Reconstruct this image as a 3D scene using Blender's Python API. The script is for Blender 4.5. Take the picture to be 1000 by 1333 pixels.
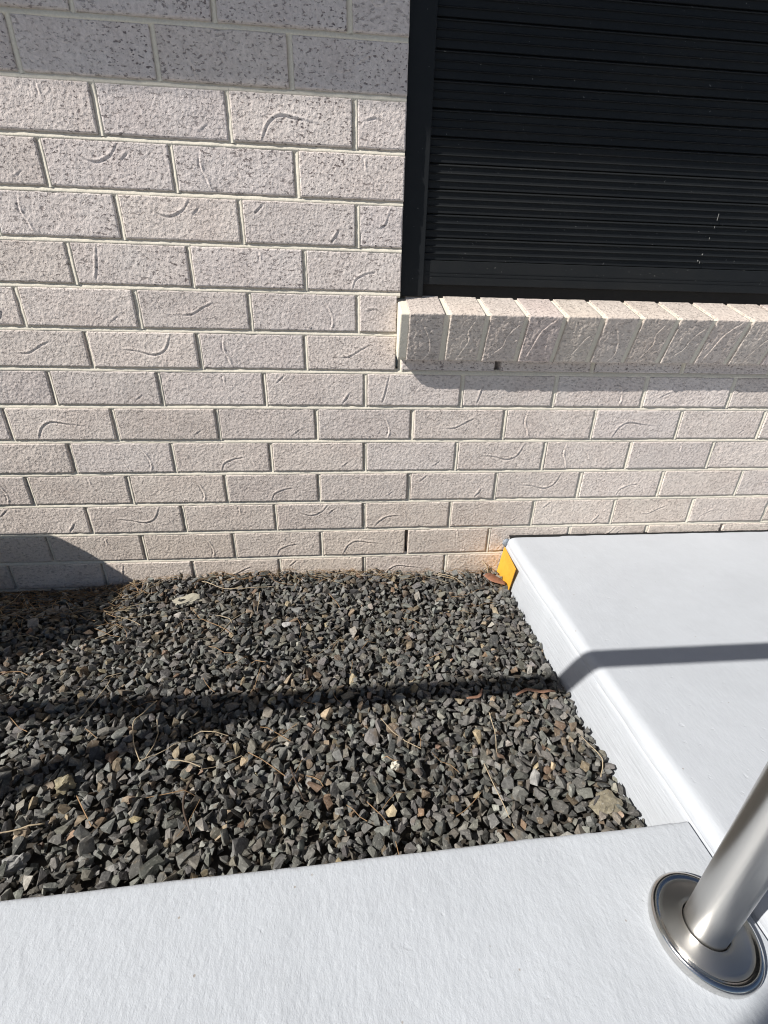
import bpy, bmesh, math, random
import numpy as np
from mathutils import Vector, Matrix, noise as mnoise

for o in list(bpy.data.objects):
    bpy.data.objects.remove(o, do_unlink=True)
scene = bpy.context.scene
COL = scene.collection
rng = np.random.default_rng(7)
random.seed(7)

# ------------------------------------------------------------------ camera
# world axes: X along the brick wall (right), Y into the wall, Z up; the wall face is Y = 0
CAM_RIGHT = Vector((0.99616581, -0.08484757, 0.02132057))
CAM_UP = Vector((0.01644694, 0.42098862, 0.9069168))
CAM_FWD = Vector((0.0859254, 0.90308885, -0.42076995))
cam_data = bpy.data.cameras.new('camera')
cam = bpy.data.objects.new('camera', cam_data)
COL.objects.link(cam)
M = Matrix((CAM_RIGHT, CAM_UP, -CAM_FWD)).transposed().to_4x4()
M.translation = Vector((-0.14547678, -1.10529437, 0.73714891))
cam.matrix_world = M
cam_data.sensor_fit = 'VERTICAL'
cam_data.sensor_height = 36.0
cam_data.sensor_width = 36.0
cam_data.lens = 578.0 / 1333.0 * 36.0
cam_data.clip_start = 0.02
cam_data.clip_end = 2000.0
scene.camera = cam

# ------------------------------------------------------------------ sky, sun, exposure
SUN_TRAVEL = Vector((1.09, 0.41, -1.0)).normalized()
SUN_ELEV = math.asin(-SUN_TRAVEL.z)
SUN_AZ = math.atan2(-SUN_TRAVEL.x, -SUN_TRAVEL.y)          # clockwise from +Y
world = bpy.data.worlds.new('World')
scene.world = world
world.use_nodes = True
wn, wl = world.node_tree.nodes, world.node_tree.links
sky = wn.new('ShaderNodeTexSky')
sky.sky_type = 'NISHITA'
sky.sun_disc = False
sky.sun_elevation = SUN_ELEV
sky.sun_rotation = SUN_AZ % (2 * math.pi)
sky.altitude = 50
sky.air_density = 0.75
sky.dust_density = 0.5
wl.new(sky.outputs[0], wn['Background'].inputs[0])
wn['Background'].inputs[1].default_value = 0.05
sun_data = bpy.data.lights.new('sun', 'SUN')
sun_data.energy = 5.0
sun_data.angle = math.radians(0.45)
sun_data.color = (1.0, 0.955, 0.89)
sun = bpy.data.objects.new('sun', sun_data)
COL.objects.link(sun)
sun.rotation_euler = SUN_TRAVEL.to_track_quat('-Z', 'Y').to_euler()
sun.location = (-6, -3, 6)
scene.view_settings.view_transform = 'Standard'
scene.view_settings.look = 'None'
scene.view_settings.gamma = 1.0
scene.view_settings.use_curve_mapping = False
scene.view_settings.exposure = 0.36
scene.cycles.filter_width = 1.1

# ------------------------------------------------------------------ helpers
def tag(o, label=None, cat=None, group=None, kind=None):
    if label: o['label'] = label
    if cat: o['category'] = cat
    if group: o['group'] = group
    if kind: o['kind'] = kind
    return o

def link(name, mesh, mat=None, parent=None):
    o = bpy.data.objects.new(name, mesh)
    COL.objects.link(o)
    if mat is not None and mesh is not None and not mesh.materials:
        mesh.materials.append(mat)
    if parent is not None:
        o.parent = parent
    return o

def empty(name, loc=(0, 0, 0)):
    o = bpy.data.objects.new(name, None)
    o.empty_display_size = 0.05
    COL.objects.link(o)
    o.location = loc
    return o

def mesh_np(name, V, F, smooth=False):
    me = bpy.data.meshes.new(name)
    me.from_pydata([tuple(v) for v in V], [], [tuple(int(i) for i in f) for f in F])
    me.validate()
    me.update()
    if smooth:
        me.shade_smooth()
    return me

def box_bm(bm, x0, x1, y0, y1, z0, z1, bevel=0.0):
    r = bmesh.ops.create_cube(bm, size=1.0)
    vs = r['verts']
    for v in vs:
        v.co = Vector(((x0 + x1) / 2 + v.co.x * (x1 - x0), (y0 + y1) / 2 + v.co.y * (y1 - y0), (z0 + z1) / 2 + v.co.z * (z1 - z0)))
    if bevel > 0:
        es = {e for v in vs for e in v.link_edges}
        bmesh.ops.bevel(bm, geom=list(es), offset=bevel, segments=2, affect='EDGES', profile=0.5)
    return vs

def bm_mesh(name, bm, smooth=False):
    bmesh.ops.recalc_face_normals(bm, faces=bm.faces)
    me = bpy.data.meshes.new(name)
    bm.to_mesh(me)
    bm.free()
    if smooth:
        me.shade_smooth()
    return me

def box_mesh(name, *a, bevel=0.0):
    bm = bmesh.new()
    box_bm(bm, *a, bevel=bevel)
    return bm_mesh(name, bm)

def tube_mesh(name, pts, radii, seg=8, caps=True):
    pts = [Vector(p) for p in pts]
    if not hasattr(radii, '__len__'):
        radii = [radii] * len(pts)
    V, F = [], []
    for i, p in enumerate(pts):
        t = (pts[min(i + 1, len(pts) - 1)] - pts[max(i - 1, 0)]).normalized()
        a = Vector((0, 0, 1)) if abs(t.z) < 0.9 else Vector((1, 0, 0))
        u = t.cross(a).normalized()
        w = t.cross(u)
        for k in range(seg):
            th = 2 * math.pi * k / seg
            V.append(p + (math.cos(th) * u + math.sin(th) * w) * float(radii[i]))
    for i in range(len(pts) - 1):
        for k in range(seg):
            a, b = i * seg + k, i * seg + (k + 1) % seg
            F.append((a, b, b + seg, a + seg))
    if caps:
        F.append(tuple(range(seg))[::-1])
        F.append(tuple((len(pts) - 1) * seg + k for k in range(seg)))
    return mesh_np(name, V, F, smooth=True)

def lathe_mesh(name, prof, seg=96):
    V, F = [], []
    for r, z in prof:
        for k in range(seg):
            th = 2 * math.pi * k / seg
            V.append((r * math.cos(th), r * math.sin(th), z))
    for i in range(len(prof) - 1):
        for k in range(seg):
            a, b = i * seg + k, i * seg + (k + 1) % seg
            F.append((a, b, b + seg, a + seg))
    return mesh_np(name, V, F, smooth=True)

def vnoise(P, s, seed=0.0):
    """blender perlin noise over an array of points, about -1..1"""
    out = np.empty(len(P))
    for i, p in enumerate(P):
        out[i] = mnoise.noise((p[0] * s + seed, p[1] * s + seed * 1.7, p[2] * s - seed))
    return out

# ------------------------------------------------------------------ materials
def new_mat(name):
    m = bpy.data.materials.new(name)
    m.use_nodes = True
    nt = m.node_tree
    return m, nt.nodes, nt.links, nt.nodes['Principled BSDF']

def nd(nodes, typ, **kw):
    n = nodes.new(typ)
    for k, v in kw.items():
        setattr(n, k, v)
    return n

def noise_node(N, L, vec, scale, detail=3.0, rough=0.55):
    n = N.new('ShaderNodeTexNoise')
    n.inputs['Scale'].default_value = scale
    n.inputs['Detail'].default_value = detail
    n.inputs['Roughness'].default_value = rough
    L.new(vec, n.inputs['Vector'])
    return n.outputs['Fac']

def ramp(N, L, fac, stops):
    r = N.new('ShaderNodeValToRGB')
    cr = r.color_ramp
    while len(cr.elements) < len(stops):
        cr.elements.new(0.5)
    for e, (p, c) in zip(cr.elements, stops):
        e.position = p
        e.color = (c, c, c, 1) if not hasattr(c, '__len__') else (*c, 1)
    L.new(fac, r.inputs[0])
    return r.outputs[0]

def mix(N, L, fac, a, b, mode='MIX'):
    m = N.new('ShaderNodeMix')
    m.data_type = 'RGBA'
    m.blend_type = mode
    for sock, v in ((m.inputs[0], fac), (m.inputs[6], a), (m.inputs[7], b)):
        if hasattr(v, 'links') or isinstance(v, bpy.types.NodeSocket):
            L.new(v, sock)
        elif hasattr(v, '__len__'):
            sock.default_value = (*v, 1)
        else:
            sock.default_value = v
    return m.outputs[2]

def math_node(N, L, op, a, b=0.0):
    m = N.new('ShaderNodeMath')
    m.operation = op
    for sock, v in ((m.inputs[0], a), (m.inputs[1], b)):
        if isinstance(v, bpy.types.NodeSocket):
            L.new(v, sock)
        else:
            sock.default_value = v
    return m.outputs[0]

def bump(N, L, height, strength, dist, normal=None):
    b = N.new('ShaderNodeBump')
    b.inputs['Strength'].default_value = strength
    b.inputs['Distance'].default_value = dist
    L.new(height, b.inputs['Height'])
    if normal is not None:
        L.new(normal, b.inputs['Normal'])
    return b.outputs[0]

def obj_vec(N, L, scale=(1, 1, 1), per_object=True, world_space=False):
    if world_space:
        g = N.new('ShaderNodeNewGeometry').outputs['Position']
    else:
        g = N.new('ShaderNodeTexCoord').outputs['Object']
    mp = N.new('ShaderNodeMapping')
    mp.inputs['Scale'].default_value = scale
    L.new(g, mp.inputs['Vector'])
    if per_object:
        oi = N.new('ShaderNodeObjectInfo')
        k = math_node(N, L, 'MULTIPLY', oi.outputs['Random'], 31.7)
        cx = N.new('ShaderNodeCombineXYZ')
        for i in range(3):
            L.new(k, cx.inputs[i])
        L.new(cx.outputs[0], mp.inputs['Location'])
    return mp.outputs[0]

def make_brick_mat(name, pit_amt=1.0):
    m, N, L, B = new_mat(name)
    v = obj_vec(N, L)
    vs = obj_vec(N, L, scale=(0.62, 1, 1.15))
    oi = N.new('ShaderNodeObjectInfo')
    big = noise_node(N, L, v, 9, 4)
    base = mix(N, L, ramp(N, L, big, [(0.3, 0.0), (0.7, 1.0)]), (0.725, 0.643, 0.608), (0.80, 0.73, 0.695))
    fine = noise_node(N, L, v, 160, 3, 0.7)
    base = mix(N, L, 0.55, base, ramp(N, L, fine, [(0.25, 0.50), (0.66, 1.0)]), 'MULTIPLY')
    pit = noise_node(N, L, vs, 190, 2.5, 0.65)
    pitm = ramp(N, L, pit, [(0.575, 0.0), (0.65, 1.0)])
    big2 = noise_node(N, L, v, 5, 2)
    amt = math_node(N, L, 'MULTIPLY', math_node(N, L, 'MULTIPLY', pitm, oi.outputs['Alpha']), ramp(N, L, big2, [(0.3, 0.35), (0.65, 0.95)]))
    base = mix(N, L, amt, base, (0.16, 0.13, 0.13))
    base = mix(N, L, 1.0, base, oi.outputs['Color'], 'MULTIPLY')
    L.new(base, B.inputs['Base Color'])
    B.inputs['Roughness'].default_value = 0.92
    B.inputs['Specular IOR Level'].default_value = 0.2
    h1 = math_node(N, L, 'SUBTRACT', fine, math_node(N, L, 'MULTIPLY', pitm, 0.8))
    n = bump(N, L, h1, 0.7, 0.0028)
    L.new(n, B.inputs['Normal'])
    return m

def make_mortar_mat():
    m, N, L, B = new_mat('mortar')
    v = obj_vec(N, L, per_object=False)
    c = mix(N, L, noise_node(N, L, v, 7, 3), (0.72, 0.66, 0.545), (0.82, 0.775, 0.67))
    g = noise_node(N, L, v, 260, 3, 0.7)
    c = mix(N, L, 0.4, c, ramp(N, L, g, [(0.3, 0.6), (0.7, 1.0)]), 'MULTIPLY')
    L.new(c, B.inputs['Base Color'])
    B.inputs['Roughness'].default_value = 0.95
    L.new(bump(N, L, g, 0.4, 0.0015), B.inputs['Normal'])
    return m

def make_paint_mat(name, col, streak_scale, kind):
    m, N, L, B = new_mat(name)
    v = obj_vec(N, L, per_object=False)
    big = noise_node(N, L, v, 3.5, 4)
    c = mix(N, L, ramp(N, L, big, [(0.3, 0.0), (0.7, 1.0)]), tuple(x * 0.95 for x in col), col)
    mot = noise_node(N, L, v, 38, 5, 0.7)
    c = mix(N, L, 0.6, c, ramp(N, L, mot, [(0.3, 0.93), (0.65, 1.0)]), 'MULTIPLY')
    vo = N.new('ShaderNodeTexVoronoi')
    vo.inputs['Scale'].default_value = 38
    L.new(v, vo.inputs['Vector'])
    speck = ramp(N, L, vo.outputs['Distance'], [(0.035, 1.0), (0.06, 0.0)])
    keep = ramp(N, L, noise_node(N, L, v, 13, 1), [(0.56, 0.0), (0.60, 1.0)])
    c = mix(N, L, math_node(N, L, 'MULTIPLY', speck, keep), c, (0.30, 0.28, 0.26))
    wear = ramp(N, L, noise_node(N, L, v, 6, 6, 0.75), [(0.46, 0.0), (0.70, 0.5)])
    c = mix(N, L, wear, c, tuple(x * 0.85 for x in col))
    L.new(c, B.inputs['Base Color'])
    B.inputs['Roughness'].default_value = 0.62
    B.inputs['Specular IOR Level'].default_value = 0.35
    vs = obj_vec(N, L, scale=streak_scale, per_object=False)
    f1 = noise_node(N, L, vs, 150, 4, 0.7)
    f2 = noise_node(N, L, v, 22, 3)
    h = math_node(N, L, 'ADD', f1, math_node(N, L, 'MULTIPLY', f2, 1.2))
    # brush strokes run along the upright faces
    geo = N.new('ShaderNodeNewGeometry')
    sx = N.new('ShaderNodeSeparateXYZ')
    L.new(geo.outputs['True Normal'], sx.inputs[0])
    face = math_node(N, L, 'MULTIPLY', sx.outputs[0], -1.0)
    face.node.use_clamp = True
    vb = obj_vec(N, L, scale=(1.0, 0.07, 1.0), per_object=False)
    fb = noise_node(N, L, vb, 150, 4, 0.7)
    dents = ramp(N, L, noise_node(N, L, v, 75, 2), [(0.68, 0.0), (0.78, 1.0)])
    hb = math_node(N, L, 'SUBTRACT', math_node(N, L, 'MULTIPLY', fb, face), math_node(N, L, 'MULTIPLY', dents, 0.22))
    brush = bump(N, L, hb, 0.7, 0.0022)
    L.new(bump(N, L, h, 0.3 if kind == 'smooth' else 0.68, 0.0017, brush), B.inputs['Normal'])
    return m

def stone_nodes(name, source):
    m, N, L, B = new_mat(name)
    if source == 'object':
        oi = N.new('ShaderNodeObjectInfo')
        col = oi.outputs['Color']
        v = obj_vec(N, L)
    else:
        at = N.new('ShaderNodeAttribute')
        at.attribute_name = 'stone_colour'
        col = at.outputs['Color']
        v = obj_vec(N, L, per_object=False)
    n1 = noise_node(N, L, v, 150 if source != 'object' else 3.6, 5, 0.68)
    c = mix(N, L, 1.0, col, ramp(N, L, n1, [(0.25, 0.5), (0.5, 0.95), (0.75, 1.5)]), 'MULTIPLY')
    rust = ramp(N, L, noise_node(N, L, v, 45 if source != 'object' else 1.2, 3), [(0.60, 0.0), (0.72, 0.5)])
    c = mix(N, L, rust, c, (0.17, 0.125, 0.08))
    dust = ramp(N, L, noise_node(N, L, v, 330 if source != 'object' else 8.0, 2), [(0.60, 0.0), (0.72, 0.55)])
    c = mix(N, L, dust, c, (0.34, 0.33, 0.30))
    L.new(c, B.inputs['Base Color'])
    B.inputs['Roughness'].default_value = 0.72
    B.inputs['Specular IOR Level'].default_value = 0.35
    L.new(bump(N, L, n1, 0.6, 0.0025), B.inputs['Normal'])  # relief in metres
    return m

def simple_mat(name, col, rough=0.6, metal=0.0, nscale=60, var=0.25, bmp=0.2, bdist=0.001, spec=0.5, vscale=(1, 1, 1)):
    m, N, L, B = new_mat(name)
    v = obj_vec(N, L, scale=vscale, per_object=True)
    f = noise_node(N, L, v, nscale, 4, 0.6)
    c = mix(N, L, ramp(N, L, f, [(0.25, 0.0), (0.75, 1.0)]), tuple(x * (1 - var) for x in col), tuple(min(1, x * (1 + var)) for x in col))
    L.new(c, B.inputs['Base Color'])
    B.inputs['Roughness'].default_value = rough
    B.inputs['Metallic'].default_value = metal
    B.inputs['Specular IOR Level'].default_value = spec
    if bmp:
        L.new(bump(N, L, f, bmp, bdist), B.inputs['Normal'])
    return m

def make_steel(name, aniso=0.75, rough=0.26, relief=0.06):
    m, N, L, B = new_mat(name)
    v = obj_vec(N, L, per_object=False)
    vs = obj_vec(N, L, scale=(1, 1, 0.02), per_object=False)
    f = noise_node(N, L, vs, 900, 2, 0.6)
    g = noise_node(N, L, v, 240, 2, 0.6)
    B.inputs['Base Color'].default_value = (0.61, 0.60, 0.58, 1)
    B.inputs['Metallic'].default_value = 1.0
    B.inputs['Anisotropic'].default_value = aniso
    B.inputs['Anisotropic Rotation'].default_value = 0.25
    tg = N.new('ShaderNodeTangent'); tg.direction_type = 'RADIAL'; tg.axis = 'Z'
    L.new(tg.outputs[0], B.inputs['Tangent'])
    r = math_node(N, L, 'ADD', math_node(N, L, 'MULTIPLY', f, 0.14), rough)
    L.new(r, B.inputs['Roughness'])
    L.new(bump(N, L, g, relief, 0.0004), B.inputs['Normal'])
    return m

def make_shutter_mat():
    m, N, L, B = new_mat('shutter_paint')
    v = obj_vec(N, L, per_object=True)
    f = noise_node(N, L, v, 18, 4)
    c = mix(N, L, f, (0.0120, 0.0140, 0.0160), (0.0170, 0.0190, 0.0212))
    c = mix(N, L, ramp(N, L, noise_node(N, L, v, 2.2, 5, 0.7), [(0.45, 0.0), (0.75, 0.5)]), c, (0.030, 0.030, 0.029))
    d = noise_node(N, L, v, 150, 2, 0.5)
    spots = ramp(N, L, d, [(0.735, 0.0), (0.76, 0.5)])
    c = mix(N, L, spots, c, (0.22, 0.22, 0.21))
    L.new(c, B.inputs['Base Color'])
    B.inputs['Roughness'].default_value = 0.48
    B.inputs['Specular IOR Level'].default_value = 0.16
    return m

MAT_BRICK = make_brick_mat('brick')
MAT_MORTAR = make_mortar_mat()
MAT_PORCH = make_paint_mat('porch_paint', (0.480, 0.508, 0.548), (1.0, 0.35, 1.0), 'smooth')
MAT_PATH = make_paint_mat('path_paint', (0.482, 0.512, 0.552), (0.9, 0.55, 1.0), 'rough')
MAT_STONE_OBJ = stone_nodes('stone_single', 'object')
MAT_STONE_ATT = stone_nodes('stone_mass', 'attribute')
MAT_SOIL = simple_mat('soil', (0.045, 0.038, 0.03), 0.95, nscale=90, bmp=0.6, bdist=0.004)
MAT_GROUND = simple_mat('ground', (0.26, 0.25, 0.22), 0.95, nscale=0.8, bmp=0.0)
MAT_STEEL = make_steel('stainless_steel')
MAT_STEEL_FLANGE = make_steel('stainless_steel_flange', 0.0, 0.10, 0.015)
MAT_STEEL_FACE = make_steel('stainless_steel_face', 0.3, 0.26, 0.02)
MAT_SHUTTER = make_shutter_mat()
MAT_BLACK = simple_mat('matte_black', (0.008, 0.008, 0.008), 0.8, bmp=0)
MAT_ORANGE = simple_mat('orange_plastic', (0.74, 0.37, 0.035), 0.6, nscale=45, var=0.10, bmp=0.05)
MAT_SEAL = simple_mat('sealant', (0.22, 0.25, 0.29), 0.5, nscale=120, var=0.3, bmp=0.5)
MAT_TWIG = simple_mat('dry_twig', (0.42, 0.34, 0.23), 0.8, nscale=160, var=0.3)
MAT_TWIG_DARK = simple_mat('dark_twig', (0.06, 0.04, 0.028), 0.85, nscale=160, var=0.3)
MAT_NEEDLE = simple_mat('pine_needle', (0.30, 0.19, 0.10), 0.8, nscale=60, var=0.35, bmp=0)
MAT_LEAF = simple_mat('dry_leaf', (0.26, 0.125, 0.08), 0.75, nscale=90, var=0.35, bmp=0.4)
MAT_BARK = simple_mat('bark_strip', (0.27, 0.15, 0.10), 0.75, nscale=120, var=0.25, bmp=0.3)
MAT_CHUNK = simple_mat('mortar_chunk', (0.33, 0.31, 0.25), 0.95, nscale=110, var=0.2, bmp=0.5, bdist=0.002)
MAT_WHITE = simple_mat('white_trim', (0.70, 0.70, 0.68), 0.5, var=0.05, bmp=0)
MAT_CREAM = simple_mat('cream_enamel', (0.60, 0.58, 0.52), 0.45, var=0.05, bmp=0)
MAT_SCUFF = simple_mat('scuff', (0.22, 0.22, 0.21), 0.7, var=0.3, bmp=0)
MAT_PAINTLINE = simple_mat('paint_drip', (0.72, 0.73, 0.74), 0.5, var=0.06, bmp=0.2)

# ------------------------------------------------------------------ ground and slabs
PATH_Z, PORCH_Z = 0.119, 0.139
def path_edge_y(x):
    return -0.7988 + (x + 0.5426) * (0.0246 / 0.8674)

S = 600.0
ground = link('ground', mesh_np('ground', [(-S, -S, -0.16), (S, -S, -0.16), (S, S, -0.16), (-S, S, -0.16)], [(0, 1, 2, 3)]), MAT_GROUND)
tag(ground, kind='structure')

def build_porch():
    prof = [(0.2985, -0.15), (0.2990, 0.0), (0.3005, 0.03), (0.303, 0.06), (0.306, 0.09), (0.3088, 0.110), (0.3102, 0.1155), (0.3122, 0.1170), (0.3106, 0.1185)]
    for k in range(1, 9):
        a = math.pi / 2 * k / 8
        prof.append((0.3326 - 0.022 * math.cos(a), 0.1175 + 0.0215 * math.sin(a)))
    for x in (0.345, 0.37, 0.42, 0.5, 0.7, 1.0, 1.6, 3.2):
        prof.append((x, PORCH_Z))
    ys = [-0.005 - 0.008 * i for i in range(170)] + [-1.5, -2.0, -3.2]
    V, F = [], []
    n = len(prof)
    for y in ys:
        bend = 0.010 * math.exp(y / 0.12)
        for j, (x, z) in enumerate(prof):
            if j < 18:
                d = 0.0014 * mnoise.noise((0.0, y * 14, z * 60)) + 0.0018 * mnoise.noise((3.0, y * 4, z * 9))
                e = 0.0009 * mnoise.noise((9.0, y * 9, j * 0.2))
                V.append((x + d + bend, y, z + (e if j > 6 else 0)))
            else:
                V.append((x, y, z))
    for i in range(len(ys) - 1):
        for j in range(n - 1):
            a = i * n + j
            F.append((a, a + 1, a + n + 1, a + n))
    # end by the wall
    F.append(tuple(range(n)) + (len(V),))
    V.append((3.2, ys[0], -0.15))
    me = mesh_np('porch', V, F, smooth=True)
    return link('porch', me, MAT_PORCH)
porch = build_porch()
tag(porch, kind='structure')

def build_path():
    xs = [-3.4, -2.4, -1.8] + [-1.4 + 0.012 * i for i in range(143)]
    xs = [x for x in xs if x < 0.300] + [0.3045]
    V, F = [], []
    prof = [(0.0, -0.15), (0.0, 0.095), (0.0, PATH_Z - 0.005), (-0.0012, PATH_Z - 0.0018), (-0.004, PATH_Z - 0.0003), (-0.008, PATH_Z)]
    rest = [-1.0, -1.4, -2.2, -3.4]
    n = len(prof) + len(rest)
    for x in xs:
        y0 = path_edge_y(x) + 0.0016 * mnoise.noise((x * 7, 1.0, 0)) + 0.0006 * mnoise.noise((x * 60, 5.0, 0))
        dz = 0.0005 * mnoise.noise((x * 30, 8.0, 0))
        for dy, z in prof:
            V.append((x, y0 + dy, z + (dz if z > 0.1 else 0)))
        for y in rest:
            V.append((x, y, PATH_Z))
    for i in range(len(xs) - 1):
        for j in range(n - 1):
            a = i * n + j
            F.append((a, a + n, a + n + 1, a + 1))
    last = (len(xs) - 1) * n
    F.append(tuple(last + j for j in range(n)) + (len(V),))
    V.append((xs[-1], rest[-1], -0.15))
    return link('path', mesh_np('path', V, F, smooth=True), MAT_PATH)
path = build_path()
tag(path, kind='structure')
for ob in (porch, path):
    bm = bmesh.new(); bm.from_mesh(ob.data)
    bmesh.ops.recalc_face_normals(bm, faces=bm.faces)
    bm.to_mesh(ob.data); bm.free()
    up = max(ob.data.polygons, key=lambda p: p.area)
    if up.normal.z < 0:
        ob.data.flip_normals()
    ob.data.set_sharp_from_angle(angle=math.radians(50))

# ------------------------------------------------------------------ brick wall
COURSE = 0.0847
JAMB_X = -0.0147
wall = empty('brick_wall', (0, 0, 0))
tag(wall, 'pale grey textured brick wall with cream mortar behind the gravel bed', 'wall')

def seg_dist(P, pts):
    best = np.full(len(P), 1e9); side = np.zeros(len(P)); prog = np.zeros(len(P))
    pts = np.array(pts, float)
    tot = len(pts) - 1
    for i in range(tot):
        a, b = pts[i], pts[i + 1]
        d = b - a
        t = np.clip(((P - a) @ d) / (d @ d), 0, 1)
        q = P - (a + t[:, None] * d)
        r = np.hypot(q[:, 0], q[:, 1])
        s = np.sign(d[0] * q[:, 1] - d[1] * q[:, 0])
        m = r < best
        best[m] = r[m]; side[m] = s[m]; prog[m] = (i + t[m]) / tot
    return best, side, prog

def smooth_poly(pts, n=28):
    pts = np.array(pts, float)
    out = []
    P = np.vstack([2 * pts[0] - pts[1], pts, 2 * pts[-1] - pts[-2]])
    for i in range(1, len(P) - 2):
        for t in np.linspace(0, 1, max(3, n // (len(pts) - 1)), endpoint=False):
            p0, p1, p2, p3 = P[i - 1:i + 3]
            out.append(0.5 * ((2 * p1) + (-p0 + p2) * t + (2 * p0 - 5 * p1 + 4 * p2 - p3) * t * t + (-p0 + 3 * p1 - 3 * p2 + p3) * t ** 3))
    out.append(pts[-1])
    return np.array(out)

# crease marks pressed into the brick faces, in fractions of length (from left) and height (from top)
CREASES = {
    'swoosh': [([(0.28, 0.50), (0.42, 0.54), (0.58, 0.64), (0.70, 0.50), (0.78, 0.06)], 1.0)],
    'arch': [([(0.24, 0.98), (0.30, 0.62), (0.40, 0.44), (0.55, 0.50), (0.74, 0.58)], 1.0)],
    'hook': [([(0.62, 0.05), (0.72, 0.35), (0.76, 0.70), (0.74, 0.98)], 1.0), ([(0.48, 0.72), (0.52, 0.92), (0.58, 0.97)], 0.7)],
    'dashes': [([(0.10, 0.32), (0.18, 0.10)], 0.8), ([(0.78, 0.95), (0.86, 0.62)], 0.9)],
    'bowl': [([(0.18, 0.06), (0.27, 0.36), (0.40, 0.46), (0.53, 0.30), (0.60, 0.04)], 0.8), ([(0.60, 0.42), (0.68, 0.20)], 0.6)],
    'pair': [([(0.22, 0.04), (0.20, 0.40), (0.24, 0.72), (0.27, 0.98)], 1.0), ([(0.42, 0.18), (0.50, 0.45), (0.54, 0.70)], 0.6)],
    'knee': [([(0.48, 0.98), (0.52, 0.72), (0.62, 0.58), (0.72, 0.52)], 0.8), ([(0.80, 0.62), (0.85, 0.92)], 0.4)],
    'slant': [([(0.16, 0.92), (0.19, 0.60), (0.23, 0.05)], 0.9), ([(0.55, 0.2), (0.66, 0.28)], 0.4)],
    'tick': [([(0.30, 0.66), (0.45, 0.64), (0.55, 0.50), (0.62, 0.36)], 0.7), ([(0.60, 0.42), (0.68, 0.30)], 0.6)],
    'plain': [([(0.76, 0.88), (0.84, 0.70)], 0.5), ([(0.36, 0.10), (0.45, 0.18)], 0.4)],
    'nick': [([(0.60, 0.08), (0.61, 0.35)], 0.8), ([(0.66, 0.80), (0.75, 0.92)], 0.5), ([(0.2, 0.5), (0.32, 0.62)], 0.35)],
    'tail': [([(0.10, 0.98), (0.18, 0.70), (0.30, 0.54), (0.46, 0.56)], 0.9)],
}

def brick_proto(name, length, height, creases, seed, cell=0.0016, depth=0.05, rough=1.0):
    nx, nz = int(round(length / cell)), int(round(height / cell))
    gx, gz = np.meshgrid(np.linspace(-length / 2, length / 2, nx + 1), np.linspace(0, height, nz + 1), indexing='ij')
    x, z = gx.ravel(), gz.ravel()
    # uneven arrises
    P0 = np.stack([x, np.full_like(x, seed), z], 1)
    wob = vnoise(P0, 45, seed)
    ex = np.minimum(x + length / 2, length / 2 - x)
    ez = np.minimum(z, height - z)
    e = np.minimum(ex, ez)
    r = 0.0019
    y = np.where(e < r, r - np.sqrt(np.maximum(0, r * r - (r - np.minimum(e, r)) ** 2)), 0.0)
    y += 0.0004 * wob * rough
    y += 0.0008 * vnoise(P0, 14, seed + 4) * rough
    fine = vnoise(P0, 190, seed + 9)
    y += 0.00045 * fine * rough
    chip = np.clip(vnoise(P0, 30, seed + 2) - 0.35, 0, 1)
    y += 0.006 * chip * np.exp(-e / 0.003)
    P = np.stack([x, z], 1)
    for pts, amp in creases:
        q = smooth_poly([((a - 0.5) * length, (1 - b) * height) for a, b in pts])
        d, s, t = seg_dist(P, q)
        taper = np.sin(np.clip(t, 0.02, 0.98) * math.pi) ** 0.5
        wid = 0.0019
        g = np.exp(-(d / wid) ** 2) * 0.0017
        lip = np.exp(-((d - 0.0036) / 0.0022) ** 2) * (0.0009 + 0.0008 * s)
        y += 0.82 * amp * taper * (g - lip) * (0.65 + 0.5 * np.abs(np.sin(t * 7.3 + seed)))
    xo = x + 0.0006 * wob * (ex < 0.004)
    zo = z + 0.0006 * wob * (ez < 0.004)
    V = [tuple(v) for v in np.stack([xo, y, zo], 1)]
    idx = np.arange((nx + 1) * (nz + 1)).reshape(nx + 1, nz + 1)
    F = [(idx[i, j], idx[i + 1, j], idx[i + 1, j + 1], idx[i, j + 1]) for i in range(nx) for j in range(nz)]
    loop = [idx[i, 0] for i in range(nx)] + [idx[nx, j] for j in range(nz)] + [idx[i, nz] for i in range(nx, 0, -1)] + [idx[0, j] for j in range(nz, 0, -1)]
    base = len(V)
    for k in loop:
        V.append((V[k][0], depth, V[k][2]))
    n = len(loop)
    for k in range(n):
        F.append((loop[k], base + k, base + (k + 1) % n, loop[(k + 1) % n]))
    F.append(tuple(base + k for k in range(n)))
    me = mesh_np(name, V, F, smooth=True)
    me.materials.append(MAT_BRICK)
    return me

BL, BH = 0.230, COURSE - 0.0098
PROTO = {}
for i, k in enumerate(CREASES):
    PROTO[k] = brick_proto('brick', BL, BH, CREASES[k], 1.3 + i * 2.1)
FAINT = [brick_proto('brick', BL, BH, [(p, a * 0.45) for p, a in CREASES[k]], 80.3 + i * 1.7, rough=1.5) for i, k in enumerate(('bowl', 'tail', 'hook', 'plain', 'knee'))]
HALF = [brick_proto('brick', 0.0925, BH, [([(0.12, 0.45), (0.45, 0.40), (0.85, 0.78)], 0.8)], 41.0),
        brick_proto('brick', 0.0925, BH, [([(0.2, 0.3), (0.4, 0.55), (0.6, 0.45), (0.72, 0.1)], 0.7)], 44.0)]

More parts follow.
